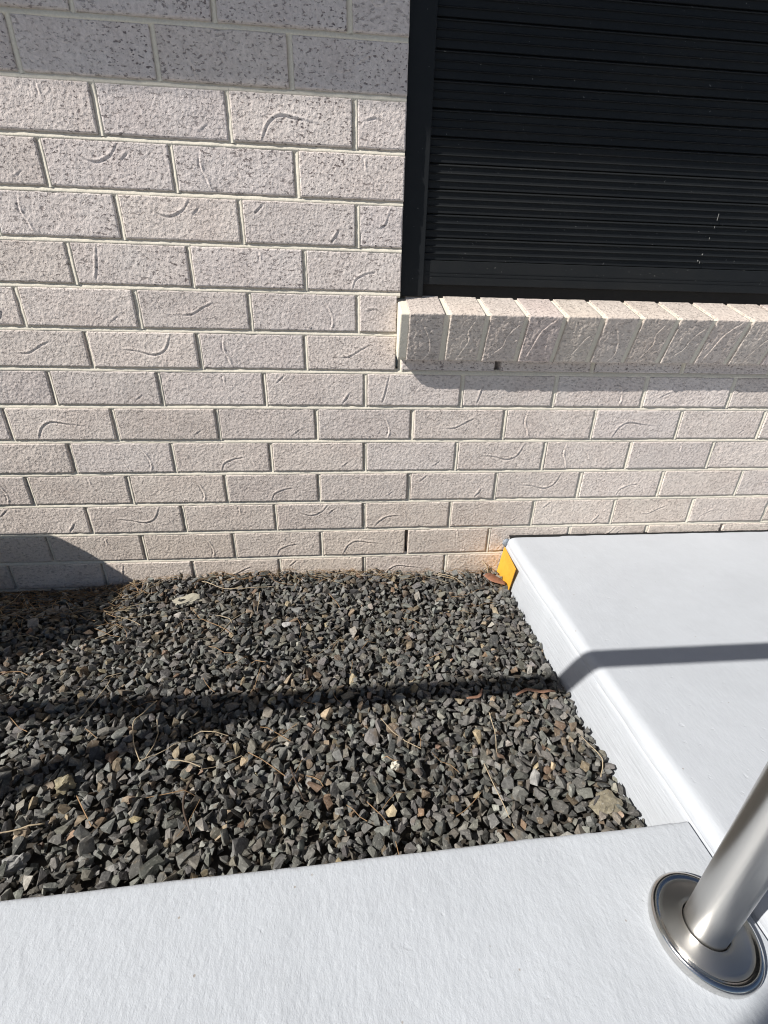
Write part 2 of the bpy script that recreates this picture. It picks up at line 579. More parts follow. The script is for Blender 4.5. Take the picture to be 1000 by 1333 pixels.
# first perpend centre of each course (from the photograph); courses repeat every 0.24 m
ROW_OFF = {0: -1.055, 1: -0.9344, 2: -0.8148, 3: -0.9348, 4: -0.8129, 5: -0.9335, 6: -0.8136, 7: -0.7119,
           8: -0.8302, 9: -0.7053, 10: -0.8306, 11: -0.7117, 12: -0.595, 13: -0.714, 14: -0.604, 15: -0.712, 16: -0.600, 17: -0.712}
# what the photograph shows on particular bricks: (course, index from first perpend) -> crease
CHOICE = {(12, 1): 'arch', (12, 0): 'plain', (12, -1): 'nick', (11, 0): 'bowl', (11, 1): 'pair', (11, 2): 'nick', (11, -1): 'plain', (10, 0): 'pair', (10, 1): 'bowl',
          (10, 2): 'dashes', (9, -1): 'tail', (9, 0): 'slant', (9, 1): 'nick', (9, 2): 'knee', (8, 0): 'plain', (8, 1): 'tick', (8, 2): 'hook', (7, -1): 'tick',
          (7, 0): 'swoosh', (7, 1): 'pair', (7, 2): 'tick', (6, 0): 'plain', (6, 1): 'nick', (6, 2): 'dashes', (6, 3): 'slant', (6, 4): 'slant', (6, 5): 'hook',
          (5, 0): 'arch', (5, 1): 'plain', (5, 2): 'plain', (5, 3): 'hook', (5, 4): 'tick', (5, 5): 'pair', (5, 6): 'arch', (5, 7): 'plain',
          (4, 0): 'hook', (4, 1): 'knee', (4, 2): 'plain', (4, 3): 'plain', (4, 4): 'swoosh', (4, 5): 'pair', (4, 6): 'nick',
          (3, 0): 'nick', (3, 1): 'hook', (3, 2): 'knee', (3, 3): 'plain', (3, 4): 'dashes', (3, 5): 'swoosh', (3, 6): 'knee', (3, 7): 'plain',
          (2, -1): 'dashes', (2, 0): 'swoosh', (2, 1): 'nick', (2, 2): 'bowl', (2, 3): 'tail', (2, 4): 'plain', (2, 5): 'dashes', (2, 6): 'tick',
          (1, 0): 'nick', (1, 1): 'hook', (1, 2): 'knee', (1, 3): 'arch', (1, 4): 'nick', (0, 2): 'tick', (0, 1): 'slant'}
names = list(CREASES)

warm = 0.0
pits = 1.0
def add_brick(me, x, z, sx=1.0, sz=1.0, tint=None):
    o = link('brick', me, None, wall)
    o.location = (x + random.uniform(-0.0008, 0.0008), random.uniform(-0.0012, 0.0010), z)
    o.scale = (sx, 1, sz)
    o.rotation_euler = (0, random.uniform(-0.002, 0.002), random.uniform(-0.004, 0.004))
    t = tint or 1.0
    w = random.uniform(-0.025, 0.025)
    o.color = (t * (1 + w * 0.4), t * (1 + w * 0.1 - 0.4 * warm), t * (1 - w * 0.6 - 1.4 * warm), pits)
    return o

for row, off in ROW_OFF.items():
    z = row * COURSE + 0.0049
    left_lim, right_lim = -1.42, 1.40
    if row >= 8:
        right_lim = JAMB_X
    k = int(math.floor((left_lim - off) / 0.24)) - 1
    while True:
        a = off + 0.24 * k + 0.005
        b = a + BL
        i = k
        k += 1
        if b < left_lim:
            continue
        if a > right_lim - 0.02:
            break
        t = random.uniform(0.93, 1.04) + 0.05 * max(0, 8 - row) / 8
        warm = max(0.0, (12 - row) * 0.0038) + max(0.0, (4 - row) * 0.008); pits = 1.0 if row >= 9 else 0.62 if row >= 7 else 0.42
        if row == 7 and a > -0.30:
            # the course is broken by the sill: last full brick on the left, then the bricks below the sill
            if a < -0.15:
                L_ = (-0.021) - a
                add_brick(PROTO[CHOICE.get((row, i), 'plain')], a + L_ / 2, z, L_ / BL, 1, t)
            continue
        if row >= 8 and b > right_lim - 0.004:
            end = JAMB_X if row > 8 else -0.021
            L_ = end - a
            if L_ < 0.13:
                add_brick(HALF[row % 4 // 2], a + L_ / 2, z, L_ / 0.0925, 1, t)
            else:
                add_brick(PROTO[CHOICE.get((row, i), 'tick')], a + L_ / 2, z, L_ / BL, 1, t)
            break
        if (row, i) in CHOICE:
            me = PROTO[CHOICE[(row, i)]]
        else:
            me = PROTO[random.choice(names)] if random.random() < 0.4 else FAINT[random.randrange(len(FAINT))]
        add_brick(me, (a + b) / 2, z, random.uniform(0.993, 1.002), 1, t)
for k in range(6):      # course under the sill, its top hidden by the sill bricks
    a = 0.2327 - 0.24 + 0.24 * k + (0.005 if k else 0.0)
    add_brick(PROTO[random.choice(['plain', 'tick', 'nick'])], a + BL / 2, 7 * COURSE + 0.0049, 0.995, 0.80, 0.94)

# mortar: a rough sheet a few millimetres behind the brick faces, open at the weep hole and two unfilled joints
HOLES = [(-0.9344 + 0.24 * 4, 1 * COURSE + 0.002, 2 * COURSE - 0.004, 0.006), (0.2327, 7 * COURSE + 0.006, 8 * COURSE - 0.022, 0.005), (-0.9344 + 0.24 * 8, COURSE + 0.004, 2 * COURSE - 0.005, 0.005)]
def build_mortar():
    V, F = [], []
    bed = [(0.0075, 0.0080), (0.0046, 0.0056), (0.0024, 0.0036), (0.0000, 0.0020), (-0.0028, 0.0011), (-0.0046, 0.0009), (-0.0075, 0.0050)]
    n = len(bed)
    for row in range(-1, 19):
        zc = row * COURSE
        x1 = JAMB_X - 0.0005 if row >= 8 else 1.43
        if row == 8: x1 = -0.0205
        xs = np.arange(-1.43, x1, 0.006)
        xs = np.append(xs, x1)
        b0 = len(V)
        for x in xs:
            w = 0.0011 * mnoise.noise((x * 55, row * 3.1, 0)) + 0.0009 * mnoise.noise((x * 14, row * 5.7, 1))
            for j, (dz, y) in enumerate(bed):
                e = w + 0.0006 * mnoise.noise((x * 150, row * 2.3, j * 0.9))
                V.append((x, max(0.0004, y + (e if 0 < j < n - 1 else 0)), zc + dz))
        for i in range(len(xs) - 1):
            for j in range(n - 1):
                a = b0 + i * n + j
                F.append((a, a + n, a + n + 1, a + 1))
    per = [(-0.0075, 0.0090), (-0.0050, 0.0060), (-0.0022, 0.0040), (0.0004, 0.0024), (0.0028, 0.0015), (0.0048, 0.0012), (0.0075, 0.0060)]
    for row, off in ROW_OFF.items():
        for k in range(-6, 12):
            px = off + 0.24 * k
            if row == 7 and px > -0.1:
                px = 0.2327 + 0.24 * (k - 6)
                if k < 5: continue
            if px < -1.43 or px > (JAMB_X - 0.03 if row >= 8 else 1.43):
                continue
            if any(abs(px - hx) < 0.004 and abs((row + 0.5) * COURSE - (h0 + h1) / 2) < 0.02 for hx, h0, h1, hw in HOLES):
                continue
            zs = np.linspace(row * COURSE + 0.002, (row + 1) * COURSE - 0.002, 15)
            deep = random.uniform(0.75, 1.15) * (1.35 if px < 0.1 and row < 8 else 0.95)
            b0 = len(V)
            for z in zs:
                w = 0.0010 * mnoise.noise((px * 9, z * 60, 3))
                for j, (dx, y) in enumerate(per):
                    V.append((px + dx, max(0.0006, y * deep + (w if 0 < j < 6 else 0)), z))
            for i in range(len(zs) - 1):
                for j in range(6):
                    a = b0 + i * 7 + j
                    F.append((a, a + 1, a + 8, a + 7))
    me = mesh_np('mortar', V, F, smooth=True)
    return link('mortar', me, MAT_MORTAR, wall)
build_mortar()
bm = bmesh.new()
box_bm(bm, -3.2, JAMB_X - 0.0, 0.056, 0.30, -0.16, 2.60)
box_bm(bm, JAMB_X + 0.001, 3.2, 0.058, 0.30, -0.16, 0.60)
box_bm(bm, JAMB_X + 0.001, 3.2, 0.058, 0.30, 2.10, 2.60)
box_bm(bm, 2.2, 3.2, 0.057, 0.299, 0.60, 2.10)
box_bm(bm, -3.2, -1.4, 0.002, 0.0555, -0.159, 2.599)
box_bm(bm, 1.42, 3.2, 0.002, 0.0555, -0.159, 0.60)
box_bm(bm, -1.4, JAMB_X, 0.002, 0.0555, 1.535, 2.598)
link('wall_core', bm_mesh('wall_core', bm), MAT_MORTAR, wall)

# sill: headers on edge, tilted outwards
SILL_A = math.radians(20.0)
SILL_FRONT = Vector((0, -0.066, 0.7245))       # top front arris
DEPTH_D = Vector((0, math.cos(SILL_A), math.sin(SILL_A)))
DOWN_D = Vector((0, math.sin(SILL_A), -math.cos(SILL_A)))
bm = bmesh.new()
vs = box_bm(bm, -0.0195, 1.42, 0.0045, 0.12, 0.004, 0.108)     # local: y along depth, z downwards
for v in vs:
    d, w = v.co.y, v.co.z
    v.co = Vector((v.co.x, 0, 0)) + SILL_FRONT + DEPTH_D * d + DOWN_D * w
# mortar squeezed between the end brick and the wall
vs = box_bm(bm, -0.0203, 0.0012, 0.002, 0.088, 0.002, 0.104, bevel=0.003)
for v in bm.verts:
    if v.co.y > -0.0001 and v.co.y < 0.2 and v.co.z < 0.2:
        d, w = v.co.y, v.co.z
        v.co = Vector((v.co.x + 0.0012 * mnoise.noise(v.co * 60), 0, 0)) + SILL_FRONT + DEPTH_D * d + DOWN_D * w
sill = link('window_sill', bm_mesh('window_sill', bm), MAT_MORTAR, wall)
sill['label'] = 'row of tilted brick headers under the shutter'

def sill_proto(seed, creases):
    W, H, D = 0.0775, 0.108, 0.105
    me = brick_proto('sill_brick', W, H, [(c, a * 0.6) for c, a in creases], seed, cell=0.0018, depth=D, rough=1.7)
    return me
SPROTO = [sill_proto(60 + i * 3.3, c) for i, c in enumerate([
    [([(0.3, 0.15), (0.55, 0.45), (0.65, 0.75), (0.5, 0.95)], 1.1)],
    [([(0.75, 0.05), (0.55, 0.35), (0.6, 0.55), (0.35, 0.9)], 1.2)],
    [([(0.9, 0.15), (0.6, 0.4), (0.5, 0.65), (0.2, 0.85)], 1.3), ([(0.2, 0.3), (0.3, 0.55)], 0.7)],
    [([(0.8, 0.05), (0.45, 0.3), (0.3, 0.6), (0.15, 0.95)], 1.4)],
    [([(0.95, 0.3), (0.7, 0.45), (0.45, 0.8)], 1.2), ([(0.25, 0.1), (0.3, 0.4)], 0.8)],
])]
rot = Matrix.Rotation(-SILL_A, 4, 'X')
for k in range(15):
    o = link('sill_brick', SPROTO[k % 5], None, sill)
    # the proto has its face at y=0, z from 0 (bottom) to H (top); tilt so that the top leans outwards
    base = SILL_FRONT + DOWN_D * 0.108
    dx = random.uniform(-0.001, 0.001)
    o.matrix_world = Matrix.Translation(Vector((0.0390 + 0.0893 * k + dx, 0, 0)) + base + DEPTH_D * random.uniform(-0.001, 0.001)) @ Matrix.Rotation(SILL_A, 4, 'X') @ Matrix.Rotation(random.uniform(-0.006, 0.006), 4, 'Z')
    t = random.uniform(0.86, 1.0)
    o.color = (t * 1.0, t * random.uniform(0.95, 0.98), t * random.uniform(0.90, 0.95), 0.4)

# ------------------------------------------------------------------ roller shutter
shutter = empty('roller_shutter', (0.0, 0.02, 0.757))
tag(shutter, 'closed black roller shutter over the window above the brick sill', 'shutter')
def child(o, parent):
    """keep world coordinates of a part whose thing stands elsewhere"""
    o.parent = parent
    o.matrix_parent_inverse = parent.matrix_basis.inverted()
    return o
bm = bmesh.new()
box_bm(bm, JAMB_X - 0.004, 0.0392, 0.0175, 0.075, 0.7585, 2.09, bevel=0.0016)
child(link('guide_rail', bm_mesh('guide_rail', bm), MAT_SHUTTER), shutter)
bm = bmesh.new()
box_bm(bm, 2.10, 2.155, 0.0175, 0.075, 0.7585, 2.09, bevel=0.0016)
child(link('guide_rail', bm_mesh('guide_rail', bm), MAT_SHUTTER), shutter)
SLAT = 0.0443
def slat_mesh(h=SLAT, x0=0.030, x1=2.11):
    # profile from the bottom lip to the top: gap, face, two raised ribs, face
    pts = [(0.0, 0.0090), (0.0003, 0.0040), (0.0009, 0.0032)]
    for c in (0.0118, 0.0252):
        pts += [(c, 0.0032), (c + 0.0004, 0.0004), (c + 0.0008, 0.0), (c + 0.0012, 0.0003), (c + 0.0034, 0.0032)]
    pts += [(h - 0.0062, 0.0032), (h - 0.0058, 0.0004), (h - 0.0050, 0.0), (h - 0.0045, 0.0004), (h - 0.0020, 0.0036), (h - 0.0013, 0.0090), (h, 0.0090)]
    V, F = [], []
    for x in (x0, x1):
        for z, y in pts:
            V.append((x, y, z))
    n = len(pts)
    for j in range(n - 1):
        F.append((j, n + j, n + j + 1, j + 1))
    me = mesh_np('slat', V, F)
    me.materials.append(MAT_SHUTTER)
    return me
SM = slat_mesh()
for k in range(28):
    z = 0.8334 + SLAT * k
    o = link('slat', SM, None)
    o.location = (0, 0.0245 + random.uniform(-0.0004, 0.0004), z)
    child(o, shutter)
bm = bmesh.new()
box_bm(bm, 0.030, 2.11, 0.0235, 0.036, 0.7840, 0.8325, bevel=0.0012)
bar = child(link('bottom_bar', bm_mesh('bottom_bar', bm), MAT_SHUTTER), shutter)
bm = bmesh.new()
for zz in (0.8015, 0.8085):
    box_bm(bm, 0.0302, 2.1098, 0.0228, 0.0240, zz, zz + 0.0011)
r_ = child(link('bar_rib', bm_mesh('bar_rib', bm), MAT_SHUTTER), bar)
r_.matrix_parent_inverse = Matrix()
bm = bmesh.new()
box_bm(bm, 0.030, 2.11, 0.034, 0.044, 0.752, 0.7838)
child(link('gap_strip', bm_mesh('gap_strip', bm), MAT_BLACK), shutter)  # black strip filling the gap between bottom bar and sill
bm = bmesh.new()
box_bm(bm, 0.0, 2.15, 0.046, 0.056, 0.74, 2.09)
child(link('backing_panel', bm_mesh('backing_panel', bm), MAT_BLACK), shutter)

for x, z, w, h in ((0.708, 0.930, 0.0012, 0.013), (0.7065, 0.915, 0.0014, 0.004), (0.702, 0.893, 0.001, 0.004), (0.695, 0.861, 0.0022, 0.003), (0.688, 0.848, 0.002, 0.003), (0.694, 0.844, 0.0012, 0.004)):
    child(link('paint_mark', box_mesh('paint_mark', x, x + w, 0.0236, 0.0242, z, z + h), MAT_SCUFF), shutter)
# ------------------------------------------------------------------ eave above (throws the shade at the top of the wall)
eave = empty('roof_eave', (0, 0, 2.44))
tag(eave, 'white roof eave with gutter overhanging the brick wall', 'eave')
OVER = 0.45
EZ = 1.094 + OVER / 0.41
child(link('soffit', box_mesh('soffit', -3.2, 3.2, -OVER + 0.02, 0.30, EZ + 0.002, EZ + 0.02), MAT_WHITE), eave)
child(link('fascia', box_mesh('fascia', -3.2, 3.2, -OVER, -OVER + 0.018, EZ, EZ + 0.18, bevel=0.002), MAT_WHITE), eave)
child(link('roof_sheet', box_mesh('roof_sheet', -3.2, 3.2, -OVER + 0.019, 1.2, EZ + 0.185, EZ + 0.21), MAT_SHUTTER), eave)

# ------------------------------------------------------------------ handrail
rail = empty('handrail', (0.2379, -0.8877, PATH_Z))
tag(rail, 'brushed stainless steel handrail with round flange bolted to the white path', 'handrail')
PX, PY, PR = 0.2379, -0.8877, 0.0212
RAIL_Z = 1.093
flange_prof = [(0.0528, 0.0), (0.0531, 0.0045), (0.0530, 0.0075), (0.0524, 0.0098), (0.0510, 0.0118), (0.0490, 0.0128), (0.0470, 0.0126), (0.0452, 0.0117),
               (0.0440, 0.0113), (0.0400, 0.0123), (0.0330, 0.0137), (0.0270, 0.0146), (0.0232, 0.0150), (0.0226, 0.0148), (0.0222, 0.0125), (0.0222, 0.004)]
FL = lathe_mesh('base_flange', flange_prof)
FL.materials.append(MAT_STEEL_FLANGE)
FL.materials.append(MAT_STEEL_FACE)
for p_ in FL.polygons:
    if math.hypot(p_.center.x, p_.center.y) < 0.0435:
        p_.material_index = 1
pm = tube_mesh('post', [(0, 0, 0.001), (0, 0, 0.02), (0, 0, 0.3), (0, 0, RAIL_Z - PATH_Z)], PR, seg=64)
pm.materials.append(MAT_STEEL)
for x in (PX, -1.46):
    f = link('base_flange', FL, None, rail); f.location = (x - PX, 0, 0.0005)
    q = link('post', pm, None, rail); q.location = (x - PX, 0, 0)
rm = tube_mesh('top_rail', [(-2.6, 0, RAIL_Z - PATH_Z), (-1.0, 0, RAIL_Z - PATH_Z), (1.4, 0, RAIL_Z - PATH_Z)], PR, seg=48)
link('top_rail', rm, MAT_STEEL, rail)

# ------------------------------------------------------------------ things left of / behind the camera whose shadows reach the view
ac = empty('air_conditioner', (-1.725, -0.315, 0.02))
tag(ac, 'cream outdoor air conditioner unit standing on the gravel near the wall', 'air conditioner')
bm = bmesh.new(); box_bm(bm, -0.40, 0.40, -0.165, 0.165, 0.04, 0.560, bevel=0.035)
link('casing', bm_mesh('casing', bm, True), MAT_CREAM, ac)
bm = bmesh.new()
for k in range(7):
    r0 = 0.04 + 0.025 * k
    bmesh.ops.create_circle(bm, segments=40, radius=r0)
g = bm_mesh('fan_grille', bm)
bm = bmesh.new()
for k in range(7):
    r0 = 0.035 + 0.026 * k
    for t in range(40):
        a0, a1 = 2 * math.pi * t / 40, 2 * math.pi * (t + 1) / 40
        v = [bm.verts.new((rr * math.cos(a), -0.169, 0.28 + rr * math.sin(a))) for rr, a in ((r0, a0), (r0, a1), (r0 + 0.006, a1), (r0 + 0.006, a0))]
        bm.faces.new(v)
link('fan_grille', bm_mesh('fan_grille', bm), MAT_SHUTTER, ac)
bpy.data.meshes.remove(g)
for x in (-0.28, 0.28):
    link('foot', box_mesh('foot', x - 0.03, x + 0.03, -0.17, 0.17, -0.03, 0.045, bevel=0.004), MAT_BLACK, ac)

vp = empty('shadow_post', (-1.353, -1.611, PATH_Z))  # added stand-in: its shadow replaces that of whoever holds the camera
tag(vp, 'unseen white post added to cast the shadow of the camera holder', 'post')
link('shaft', box_mesh('shaft', -0.045, 0.045, -0.045, 0.045, 0.012, 2.4, bevel=0.004), MAT_WHITE, vp)
link('base_plate', box_mesh('base_plate', -0.07, 0.07, -0.07, 0.07, 0.001, 0.011, bevel=0.002), MAT_STEEL, vp)
link('cap', box_mesh('cap', -0.055, 0.055, -0.055, 0.055, 2.401, 2.43, bevel=0.006), MAT_WHITE, vp)

# ------------------------------------------------------------------ gravel bed
def gravel_top(x, y):
    h = 0.030 + 0.010 * np.exp(-((x - 0.25) / 0.10) ** 2)
    wallish = np.exp(y / 0.10)
    prof = 0.022 * np.exp(-((x + 0.35) / 0.33) ** 2) - 0.030 * (1 / (1 + np.exp((x + 0.78) / 0.05))) - 0.006 * np.exp(-((x - 0.2) / 0.12) ** 2)
    h = h + prof * wallish
    h = h + 0.006 * np.sin(x * 9.0 + 1.0) * np.sin(y * 11 + 0.5)
    return h

XS = np.linspace(-3.0, 0.302, 100); YS = np.linspace(-0.92, 0.004, 32)
gx, gy = np.meshgrid(XS, YS, indexing='ij')
gz = gravel_top(gx, gy) - 0.021
V = np.stack([gx.ravel(), gy.ravel(), gz.ravel()], 1)
idx = np.arange(V.shape[0]).reshape(gx.shape)
F = [(idx[i, j], idx[i + 1, j], idx[i + 1, j + 1], idx[i, j + 1]) for i in range(len(XS) - 1) for j in range(len(YS) - 1)]
bed = link('gravel_bed', mesh_np('gravel_bed', V, F, True), MAT_SOIL)
tag(bed, kind='structure')

def stone_proto(seed):
    r = np.random.default_rng(seed)
    n = r.integers(9, 14)
    P = r.normal(size=(n, 3))
    P /= np.linalg.norm(P, axis=1)[:, None]
    # blocky, broken look: push towards a box
    P = np.sign(P) * np.abs(P) ** 0.75
    P /= np.abs(P).max(1)[:, None] ** 0.6
    P *= np.array([1.0, r.uniform(0.55, 0.9), r.uniform(0.28, 0.56)]) * 0.5
    bm = bmesh.new()
    for p in P:
        bm.verts.new(p)
    bmesh.ops.convex_hull(bm, input=bm.verts)
    loose = [v for v in bm.verts if not v.link_faces]
    bmesh.ops.delete(bm, geom=loose, context='VERTS')
    bmesh.ops.triangulate(bm, faces=bm.faces)
    long_e = sorted(bm.edges, key=lambda e: -e.calc_length())[:len(bm.edges) // 2]
    bmesh.ops.subdivide_edges(bm, edges=long_e, cuts=1)
    bmesh.ops.triangulate(bm, faces=bm.faces)
    for v in bm.verts:
        d = v.co.normalized()
        v.co += d * (0.02 * mnoise.noise(v.co * 5.0 + Vector((seed * 1.3, 0, 0))) + r.normal(0, 0.008))
    bmesh.ops.recalc_face_normals(bm, faces=bm.faces)
    me = bpy.data.meshes.new('stone')
    bm.to_mesh(me); bm.free()
    V = np.array([v.co[:] for v in me.vertices])
    T = np.array([p.vertices[:] for p in me.polygons])
    # surface samples for the settling
    a, b, c = V[T[:, 0]], V[T[:, 1]], V[T[:, 2]]
    ar = np.linalg.norm(np.cross(b - a, c - a), axis=1)
    pick = r.choice(len(T), 120, p=ar / ar.sum())
    u, w = r.random((2, 120)); fl = u + w > 1; u[fl], w[fl] = 1 - u[fl], 1 - w[fl]
    Sx = a[pick] + u[:, None] * (b - a)[pick] + w[:, None] * (c - a)[pick]
    return me, V, T, np.vstack([Sx, V])
SP = [stone_proto(100 + i) for i in range(40)]

def euler_m(rx, ry, rz):
    return np.array(Matrix.Rotation(rz, 3, 'Z') @ Matrix.Rotation(ry, 3, 'Y') @ Matrix.Rotation(rx, 3, 'X'))

CELL = 0.002
GX0, GX1, GY0, GY1 = -1.30, 0.303, -0.845, -0.002
NX, NY = int((GX1 - GX0) / CELL) + 1, int((GY1 - GY0) / CELL) + 1
cx = GX0 + (np.arange(NX) + 0.5) * CELL
cy = GY0 + (np.arange(NY) + 0.5) * CELL
TOP = gravel_top(*np.meshgrid(cx, cy, indexing='ij'))
H = TOP - 0.018
PAL = [((0.162, 0.161, 0.150), 0.42), ((0.106, 0.105, 0.100), 0.23), ((0.215, 0.212, 0.196), 0.12), ((0.185, 0.172, 0.145), 0.12), ((0.215, 0.170, 0.120), 0.065),
       ((0.190, 0.130, 0.090), 0.02), ((0.33, 0.275, 0.18), 0.015), ((0.32, 0.305, 0.27), 0.02)]
pal_p = np.array([p for _, p in PAL]); pal_p /= pal_p.sum()
stones = []
fails = 0
while len(stones) < 26000 and fails < 2600:
    k = int(rng.integers(len(SP)))
    size = float(np.clip(rng.lognormal(math.log(0.0168), 0.26), 0.009, 0.031))
    tilt = rng.normal(0, 0.62, 2)
    R = euler_m(tilt[0], tilt[1], rng.uniform(0, 2 * math.pi))
    Q = (SP[k][3] * size) @ R.T
    best = None
    hx, hy = np.abs(Q[:, 0]).max(), np.abs(Q[:, 1]).max()
    for _ in range(3):
        x = rng.uniform(GX0 + hx, GX1 - hx - 0.001); y = rng.uniform(GY0 + hy, GY1 - hy - 0.001)
        if y - hy < -0.790 + 0.0284 * (x + 0.25): # against the path edge
            y = max(y, path_edge_y(x) + hy + 0.001)
        ix = ((Q[:, 0] + x - GX0) / CELL).astype(int); iy = ((Q[:, 1] + y - GY0) / CELL).astype(int)
        gap = H[ix, iy] - Q[:, 2]
        low = Q[:, 2] < 0
        z = np.partition(gap[low], int(low.sum() * 0.93))[int(low.sum() * 0.93)]
        c0 = TOP[min(NX - 1, int((x - GX0) / CELL)), min(NY - 1, int((y - GY0) / CELL))]
        over = z - c0
        if best is None or over < best[0]:
            best = (over, x, y, z, ix, iy)
    over, x, y, z, ix, iy = best
    if over > 0.001:
        fails += 1
        continue
    np.maximum.at(H, (ix, iy), Q[:, 2] + z)
    col = np.array(PAL[int(rng.choice(len(PAL), p=pal_p))][0]) * rng.lognormal(-0.28, 0.32) * rng.uniform(0.96, 1.04, 3)
    stones.append([k, size, R, np.array([x, y, z]), col, over])
print('stones', len(stones))

# white paint splashed on the stones that touch the porch
for s in stones:
    if s[3][0] + s[1] * 0.45 > 0.296 and s[1] < 0.017 and rng.random() < 0.06:
        s[4] = np.array((0.45, 0.45, 0.44))

# the 300 that show largest in the photograph become parts of their own
rx, uy, fw = (np.array(v) for v in (CAM_RIGHT, CAM_UP, CAM_FWD))
cpos = np.array(M.translation)
score = []
for i, s in enumerate(stones):
    d = s[3] - cpos
    dep = d @ fw
    u, v = 500 + 578 * (d @ rx) / dep, 666.5 - 578 * (d @ uy) / dep
    vis = 4 < u < 996 and 0 < v < 1329
    ixc, iyc = int((s[3][0] - GX0) / CELL), int((s[3][1] - GY0) / CELL)
    r_c = 3
    hh = H[max(0, ixc - r_c):ixc + r_c + 1, max(0, iyc - r_c):iyc + r_c + 1].mean()
    buried = hh - s[3][2]
    ok = vis and buried < s[1] * 0.30 and s[3][1] > path_edge_y(s[3][0]) + 0.055
    score.append((s[1] / dep) if ok else -1)
order = np.argsort(score)[::-1]
singles = set(int(i) for i in order[:300] if score[int(i)] > 0)
for k, (me, *_r) in enumerate(SP):
    me.materials.append(MAT_STONE_OBJ)
VV, TT, CC, nb = [], [], [], 0
for i, (k, size, R, pos, col, over) in enumerate(stones):
    if i in singles:
        o = link('stone', SP[k][0], None, bed)
        o.matrix_world = Matrix.Translation(pos) @ Matrix([list(r) for r in R]).to_4x4() @ Matrix.Scale(size, 4)
        o.color = (*[float(c) for c in col], 1)
    else:
        V_ = (SP[k][1] * size) @ R.T + pos
        VV.append(V_); TT.append(SP[k][2] + nb); nb += len(V_)
        CC.append(np.repeat(np.append(col, 1.0)[None], len(V_), 0))
VV, TT, CC = np.vstack(VV), np.vstack(TT), np.vstack(CC)
me = bpy.data.meshes.new('gravel')
me.vertices.add(len(VV)); me.vertices.foreach_set('co', VV.ravel().astype(np.float32))
me.loops.add(TT.size); me.loops.foreach_set('vertex_index', TT.ravel().astype(np.int32))
me.polygons.add(len(TT)); me.polygons.foreach_set('loop_start', (np.arange(len(TT)) * 3).astype(np.int32))
me.polygons.foreach_set('use_smooth', np.zeros(len(TT), dtype=bool))
me.update(calc_edges=True)
at = me.attributes.new('stone_colour', 'FLOAT_COLOR', 'POINT')
at.data.foreach_set('color', CC.ravel().astype(np.float32))
me.validate()
gravel = link('gravel', me, MAT_STONE_ATT, bed)
tag(gravel, kind='stuff')
print('tris gravel', len(TT))

def surf(x, y):
    i = int(np.clip((x - GX0) / CELL, 1, NX - 2)); j = int(np.clip((y - GY0) / CELL, 1, NY - 2))
    return float(H[i - 1:i + 2, j - 1:j + 2].max())

# ------------------------------------------------------------------ small things
# orange sheet tucked behind the gravel at the porch corner
A, B_, C_, D_ = Vector((0.3145, -0.006, 0.106)), Vector((0.2985, -0.140, 0.1135)), Vector((0.2960, -0.118, 0.012)), Vector((0.2990, -0.004, -0.012))
bm = bmesh.new()
off = Vector((0.0022, 0.0004, 0))
lo = [bm.verts.new(p) for p in (A, B_, C_, D_)]
hi = [bm.verts.new(p + off) for p in (A, B_, C_, D_)]
bm.faces.new(lo); bm.faces.new(hi[::-1])
for k in range(4):
    bm.faces.new((lo[k], hi[k], hi[(k + 1) % 4], lo[(k + 1) % 4]))
orange = link('plastic_sheet', bm_mesh('plastic_sheet', bm), MAT_ORANGE)
tag(orange, 'small bright orange plastic sheet wedged between the wall and white porch', 'plastic sheet')

# sealant smeared at the porch corner by the wall
bm = bmesh.new()
bmesh.ops.create_icosphere(bm, subdivisions=3, radius=1.0)
for v in bm.verts:
    n = 1 + 0.25 * mnoise.noise(v.co * 2.1)
    v.co = Vector((0.318 + v.co.x * 0.010 * n, -0.007 + v.co.y * 0.006 * n, 0.121 + v.co.z * 0.013 * n))
seal = link('sealant', bm_mesh('sealant', bm, True), MAT_SEAL, porch)
bm = bmesh.new()
xs = np.linspace(0.325, 1.5, 120)
Vs, Fs = [], []
for x in xs:
    w = 0.0055 + 0.0030 * mnoise.noise((x * 23, 2, 0)) + (0.004 if x < 0.48 else 0)
    Vs += [(x, 0.002, PORCH_Z + 0.0018 + 0.001 * mnoise.noise((x * 30, 0, 0))), (x, -0.004 - w * 0.8, PORCH_Z + 0.0006), (x, -0.0045, PORCH_Z - 0.02)]
for i in range(len(xs) - 1):
    a = i * 3
    Fs += [(a, a + 1, a + 4, a + 3), (a + 1, a + 2, a + 5, a + 4)]
bm.free()
link('joint_filler', mesh_np('joint_filler', Vs, Fs, True), MAT_BLACK, porch)

def twig(name, pts, r, mat, label, cat, group=None, lift=0.003):
    P = smooth_poly([(p[0], p[1]) for p in pts], 10 * (len(pts) - 1))
    zs = [surf(x, y) + lift for x, y in P]
    ex = [p[2] if len(p) > 2 else 0 for p in pts]
    exx = np.interp(np.linspace(0, 1, len(P)), np.linspace(0, 1, len(pts)), ex)
    zs = np.convolve(np.pad(zs, 3, mode='edge'), np.ones(7) / 7, 'valid') + exx
    pts3 = [(x, y, z) for (x, y), z in zip(P, zs)]
    o = link(name, tube_mesh(name, pts3, list(np.linspace(r, r * 0.55, len(pts3))), 6), mat)
    tag(o, label, cat, group)
    return o
twig('grass_stem', [(-0.512, -0.452), (-0.531, -0.497, 0.006), (-0.522, -0.535, 0.004), (-0.496, -0.575)], 0.0013, MAT_TWIG,
     'long curved pale dry stem crossing the two rail shadows on the gravel', 'stem')
twig('grass_stem', [(-0.496, -0.575), (-0.47, -0.561, 0.004), (-0.43, -0.531)], 0.0010, MAT_TWIG, 'short straight pale stem forking from the long curved stem in the gravel', 'stem')
